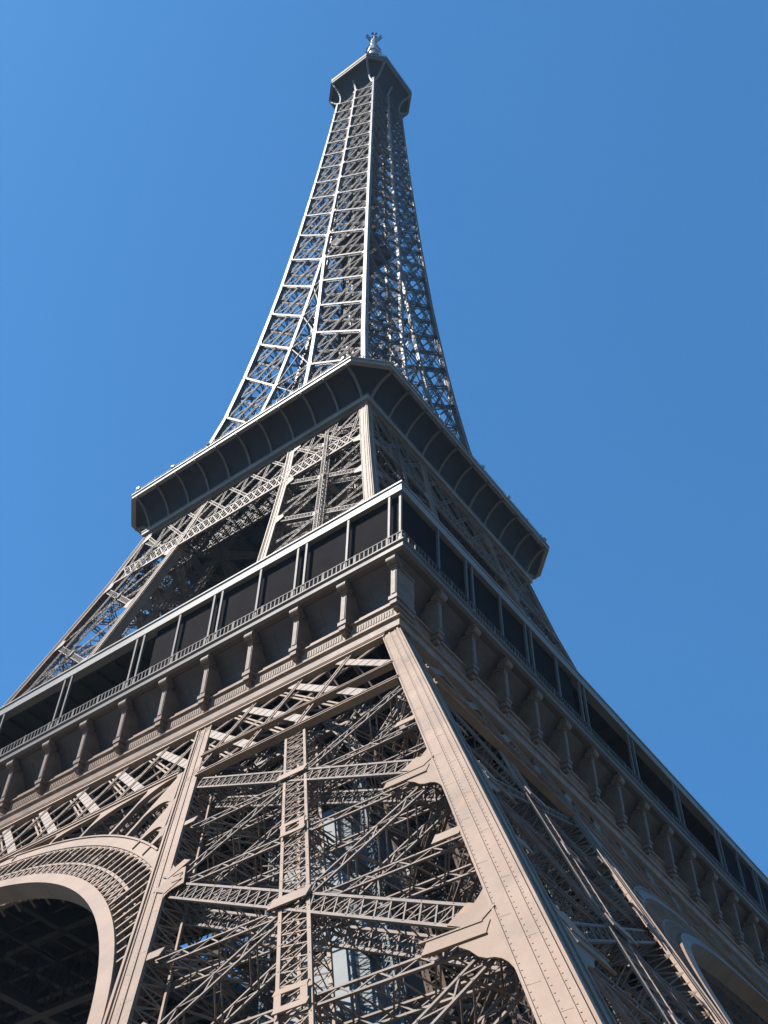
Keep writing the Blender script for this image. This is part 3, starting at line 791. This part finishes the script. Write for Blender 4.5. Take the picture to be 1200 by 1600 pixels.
# ================================================================ UPPER SHAFT
ZN = [116.2, 128.2, 138.7, 149.6, 159.7, 169.6, 179.6, 189.6, 199.6, 208.1, 216.1, 223.8, 231.3, 238.2, 244.9, 251.4, 257.6, 263.4, 269.0]
def build_shaft():
    cols = MB(); lat = MB(); inn = MB(); hz = MB()
    for a, b in zip(ZN[:-1], ZN[1:]):
        W = .72-.30*(a-116)/160
        lcolumn(cols, [npv(Pw(a), -Pw(a), a), npv(Pw(b), -Pw(b), b)], (-1,0,0), (0,1,0), W, .1, trim=False, lace=True)
        cols.bar(npv(Pw(a)-.05, -Pw(a), a), npv(Pw(b)-.05, -Pw(b), b), (0,-1,0), .12, .1, .08)
        cols.bar(npv(Pw(a)-W+.05, -Pw(a), a), npv(Pw(b)-W+.05, -Pw(b), b), (0,-1,0), .10, .1, .05)
    def Q(x, z, d=0.0): return npv(x, -Pw(z)+d, z)
    n = unit((0, -1, .06))
    for j, (a, b) in enumerate(zip(ZN[:-1], ZN[1:])):
        f = (a-116)/160; W = .62-.22*f
        bays = []
        if b <= 180.5:
            for s in (1, -1):
                inn.bar(Q(s*Pi(a), a), Q(s*Pi(b), b), n, W, .5, .03)
                inn.bar(Q(s*Pi(a), a), Q(s*Pi(b), b), n, .08, .08, .09)
                # returning side of the column inside the leg
                inn.bar(npv(s*Pi(a), -Pw(a)+.3, a), npv(s*Pi(b), -Pw(b)+.3, b), (-s, 0, 0), .55, .06, .15)
            bays = [(Pi(a), Pw(a)-.5, Pi(b), Pw(b)-.5), (-Pi(a), -Pw(a)+.5, -Pi(b), -Pw(b)+.5)]
            # short link between the converging columns
            lattice(lat, Q(-Pi(b), b), Q(Pi(b), b), n, .4, .4, .09, .05, .5, 'X')
            if Pi(a) > 1.4:
                lat.bar(Q(-Pi(a), a), Q(Pi(b), b), n, .16, .1); lat.bar(Q(Pi(a), a), Q(-Pi(b), b), n, .16, .1, -.1)
        else:
            inn.bar(Q(0, a), Q(0, b), n, W+.1, .5, .03); inn.bar(Q(-.22, a), Q(-.22, b), n, .08, .08, .09); inn.bar(Q(.22, a), Q(.22, b), n, .08, .08, .09)
            bays = [(.3, Pw(a)-.4, .3, Pw(b)-.4), (-.3, -Pw(a)+.4, -.3, -Pw(b)+.4)]
        for (xa0, xa1, xb0, xb1) in bays:
            # bright arm rises towards -x, the paired arm, shade in its colour, rises towards +x
            (hi_a, lo_b) = (xa1, xb0) if xa1 > 0 else (xa0, xb1)
            (lo_a, hi_b) = (xa0, xb1) if xa1 > 0 else (xa1, xb0)
            lattice(hz, Q(hi_a, a), Q(lo_b, b), n, .30-.08*f, .45, .07, .05, .5, 'X')
            h_ = b-a; sg = 1 if xa1 > 0 else -1
            def ox(z): return sg*(Pw(z)-.6)
            def ix(z): return sg*(Pi(z)+.1 if z < 181 else .3)
            lox, hix = (ix, ox) if sg > 0 else (ox, ix)
            for e, dd in ((0, .25), (.5, .5)):
                z0, z1 = a+e*h_, min(b+e*h_, 269)
                for ee in (-.35, .35):
                    lattice(lat, Q(lox(z0+ee), z0+ee, dd), Q(hix(z1+ee), z1+ee, dd), n, .2-.05*f, .25, .07, .04, .35, 'Z', back=False)
            z0, z1 = a+.5*h_, min(b+.5*h_, 269)
            lattice(lat, Q(hix(z0), z0, .7), Q(lox(z1), z1, .7), n, .26-.06*f, .3, .07, .04, .4, 'Z')
            lattice(lat, Q(xb0, b, .5), Q(xb1, b, .5), n, .3, .3, .08, .045, .45, 'Z', back=False)
            m0, m1 = Q((xa0+xa1)/2, a, .4), Q((xb0+xb1)/2, b, .4)
            lat.bar(Q(xa0, (a+b)/2, .5) if 0 else Q((xa0+xb0)/2, (a+b)/2, .5), Q((xa1+xb1)/2, (a+b)/2, .5), n, .16, .1)
            # node plates
            for xx, zz in ((xb0, b), (xb1, b)):
                s = .5-.15*f; hz.plate([Q(xx-s, zz-.2), Q(xx, zz-s*1.3), Q(xx+s, zz-.2), Q(xx+s*.8, zz+.4), Q(xx, zz+s*1.1), Q(xx-s*.8, zz+.4)], n, .05, .07)
            # inner leg faces (only below the merge)
        if b <= 170:
            for s in (1, -1):
                A0 = npv(s*Pi(a), -Pw(a)+.6, a); B1_ = npv(s*Pi(b), -Pi(b), b); A1_ = npv(s*Pi(a), -Pi(a), a); B0 = npv(s*Pi(b), -Pw(b)+.6, b)
                for p, q in ((A0, B1_), (A1_, B0), (B0, B1_)): lattice(lat, p, q, (s, 0, 0), .4, .3, .09, .05, .55, 'Z', back=False)
                lat.bar(A1_, B1_, (s, 0, 0), .5, .4)
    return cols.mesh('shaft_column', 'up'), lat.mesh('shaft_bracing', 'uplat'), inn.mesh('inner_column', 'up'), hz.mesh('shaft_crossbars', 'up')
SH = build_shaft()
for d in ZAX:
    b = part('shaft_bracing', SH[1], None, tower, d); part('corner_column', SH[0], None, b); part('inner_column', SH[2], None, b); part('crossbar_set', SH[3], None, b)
m = MB()   # core: lift guides, landings, stairs
for x, y in ((-1.6, -1.6), (1.6, -1.6), (1.6, 1.6), (-1.6, 1.6), (0, -3.0), (0, 3.0), (3.0, 0), (-3.0, 0)):
    lattice(m, (x, y, 116), (x*.9, y*.9, 270), (x, y, 0), .55, .4, .12, .06, .8, 'X', back=False)
for z in ZN[1:]:
    w_ = Pw(z)
    for s in (1, -1):
        for a_, b_ in (((-w_, s*1.6), (w_, s*1.6)), ((s*1.6, -w_), (s*1.6, w_)), ((-w_, -w_*s), (w_, w_*s))):
            lattice(m, (*a_, z), (*b_, z), (0,0,-1), .45, .35, .1, .05, .7, 'Z', back=False)
z = 118; k = 0
while z < 268:
    r = 2.3; a0 = k*math.pi/2; a1 = a0+math.pi/2
    m.bar((r*math.cos(a0)*1.4, r*math.sin(a0)*1.4, z), (r*math.cos(a1)*1.4, r*math.sin(a1)*1.4, z+2.4), (0,0,1), .9, .12)
    m.bar((r*math.cos(a0)*1.55, r*math.sin(a0)*1.55, z+.9), (r*math.cos(a1)*1.55, r*math.sin(a1)*1.55, z+3.3), (math.cos(a0+.8), math.sin(a0+.8), 0), .7, .03)
    z += 2.4; k += 1
part('lift_core', m, 'uplat', tower)
m = MB(); m.box(-4.2, 4.2, -4.2, 4.2, 196, 198.5)
part('service_platform', m, 'cove', tower)

# ================================================================ TOP
W3B, W3T, Z3B, Z3T, C3 = 5.55, 8.45, 268.0, 277.6, 3.3
def cove3(t):
    z = 268.6+(Z3T-1.3-268.6)*t
    return 5.2+(W3T-.3-5.2)*t**2.1, z, .3+(C3-.3)*t
m = MB(); T3 = np.linspace(0, 1, 9)
m.grid([oct_pts(cove3(t)[0]-.5, cove3(t)[2], cove3(t)[1]) for t in T3], close=True)
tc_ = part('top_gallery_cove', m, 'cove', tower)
m = MB(); octring(m, W3T, W3T-.4, C3, C3-.2, Z3T-1.3, Z3T-.35); part('top_moulding', m, 'rib', tower)
m = MB(); octring(m, W3T+.12, W3T-1.2, C3, C3-.2, Z3T-.35, Z3T+1.0)
m.grid([oct_pts(W3T-.3, C3, Z3T+1.0), oct_pts(W3T-1.0, C3, 281.5), oct_pts(5, 2.5, 283.2)], close=True); m.poly(oct_pts(5, 2.5, 283.2), [tuple(range(8))])
m.poly(oct_pts(W3T-.5, C3, Z3T-1.28), [tuple(range(7, -1, -1))])
part('top_cabin', m, 'dark', tower)
m = MB()
for k in range(9):
    t1, t2 = k/9, (k+1)/9
    a, b = cove3(t1), cove3(t2)
    # corner brackets splitting to both ends of the chamfer
    m.bar((a[0]-a[2]+.25-.3*(1-t1), -a[0]-.02, a[1]-.6), (b[0]-b[2]+.25-.3*(1-t2), -b[0]-.02, b[1]-.6*(1-t2)), (0,-1,-.4), .34, .5, .1)
    m.bar((a[0]+.02, -a[0]+a[2]-.25, a[1]-.6), (b[0]+.02, -b[0]+b[2]-.25, b[1]-.6*(1-t2)), (1,0,-.4), .34, .5, .1)
cb = m.mesh('corner_bracket', 'up')
m = MB()
for k in range(6):
    t1, t2 = k/6*.7, (k+1)/6*.7; a, b = cove3(t1), cove3(t2)
    m.bar((0, -a[0]-.02, a[1]-.6), (0, -b[0]-.02, b[1]-.6), (0,-1,-.4), .4, .45, .1)
mbk = m.mesh('middle_bracket', 'up')
for d in ZAX:
    part('corner_bracket', cb, None, tc_, d); part('middle_bracket', mbk, None, tc_, d)
m = MB()
m.tube((0, 0, 283), (0, 0, 294), 3.4, 3.0, 20); m.tube((0, 0, 294), (0, 0, 300), 2.6, 2.2, 20)
for k in range(8):
    a = k*math.pi/4; m.bar((3.9*math.cos(a), 3.9*math.sin(a), 283), (2.4*math.cos(a), 2.4*math.sin(a), 299), (math.cos(a), math.sin(a), 0), .3, .3)
m.tube((0, 0, 300), (0, 0, 301), 3.0, 3.0, 20); m.tube((0, 0, 301), (0, 0, 305), 1.9, 1.0, 16)
part('summit_dome', m, 'cove', tower)
m = MB()
m.tube((0, 0, 305), (0, 0, 310), 1.2, 1.1, 14); m.tube((0, 0, 310), (0, 0, 312.5), 1.5, 1.4, 8); m.tube((0, 0, 312.5), (0, 0, 320), 1.0, .8, 14); m.tube((0, 0, 320), (0, 0, 325), .25, .15, 8)
ant = part('antenna_mast', m, 'mast', tower)
for z, r in ((313, 1.5), (316.5, 2.9), (318.6, 2.7), (324.6, .9)):
    m = MB()
    for k in range(4):
        a = k*math.pi/2-.1; c, s = math.cos(a), math.sin(a)
        m.tube((0, 0, z), (c*r, s*r, z), .13, n=6)
        for q in (.6, .8, 1.0):
            m.tube((c*r*q+s*.45, s*r*q-c*.3, z), (c*r*q-s*.3, s*r*q+c*.3, z), .06, n=6)
    part('aerial', m, 'cove', ant)
m = MB()
P8 = oct_pts(W3T+.05, C3, Z3T+1.0)
for i in range(8):
    a, b = npv(*P8[i]), npv(*P8[(i+1) % 8]); nrm = unit(npv(a[0]+b[0], a[1]+b[1], 0)); L = np.linalg.norm(b-a); k = int(L/.9)
    m.bar(a+npv(0,0,1.1), b+npv(0,0,1.1), nrm, .08, .08)
    for q in range(k): p = a+(b-a)*q/k; m.bar(p, p+npv(0,0,1.1), nrm, .06, .06)
part('top_railing', m, 'cove', tower)

# ================================================================ GROUND
gm = bpy.data.materials.new('ground_gravel'); gm.use_nodes = True
n = gm.node_tree; b = n.nodes['Principled BSDF']
tc = n.nodes.new('ShaderNodeTexCoord'); nz = n.nodes.new('ShaderNodeTexNoise'); nz.inputs['Scale'].default_value = .15; nz.inputs['Detail'].default_value = 8
rp = n.nodes.new('ShaderNodeValToRGB'); rp.color_ramp.elements[0].color = (.05, .05, .038, 1); rp.color_ramp.elements[1].color = (.10, .095, .075, 1)
n.links.new(tc.outputs['Object'], nz.inputs['Vector']); n.links.new(nz.outputs['Fac'], rp.inputs['Fac']); n.links.new(rp.outputs['Color'], b.inputs['Base Color']); b.inputs['Roughness'].default_value = .9
me = bpy.data.meshes.new('ground'); g = 6000
me.from_pydata([(-g,-g,0),(g,-g,0),(g,g,0),(-g,g,0)], [], [(0,1,2,3)]); me.materials.append(gm)
gr = bpy.data.objects.new('ground', me); COL.objects.link(gr); gr['kind'] = 'structure'; gr['label'] = 'dark lawn and gravel ground under the tower'
# ================================================================ ADDED VEIL (stands in for lens glare, softens contrast)
hm = bpy.data.materials.new('veil_volume'); hm.use_nodes = True
n = hm.node_tree; n.nodes.clear()
pv = n.nodes.new('ShaderNodeVolumePrincipled'); pv.inputs['Color'].default_value = (.55, .78, 1.0, 1); pv.inputs['Density'].default_value = VEIL_DENSITY
ho = n.nodes.new('ShaderNodeOutputMaterial'); n.links.new(pv.outputs[0], ho.inputs['Volume'])
hb = MB(); hb.box(-260, 260, -260, 260, -1.0, 345); M['haze'] = hm
ho_ = bpy.data.objects.new('haze', hb.mesh('haze', 'haze')); COL.objects.link(ho_); ho_['kind'] = 'stuff'; ho_['label'] = 'thin added veil around the tower that softens contrast'
print('faces', sum(len(o.data.polygons) for o in bpy.data.objects if o.type == 'MESH'))
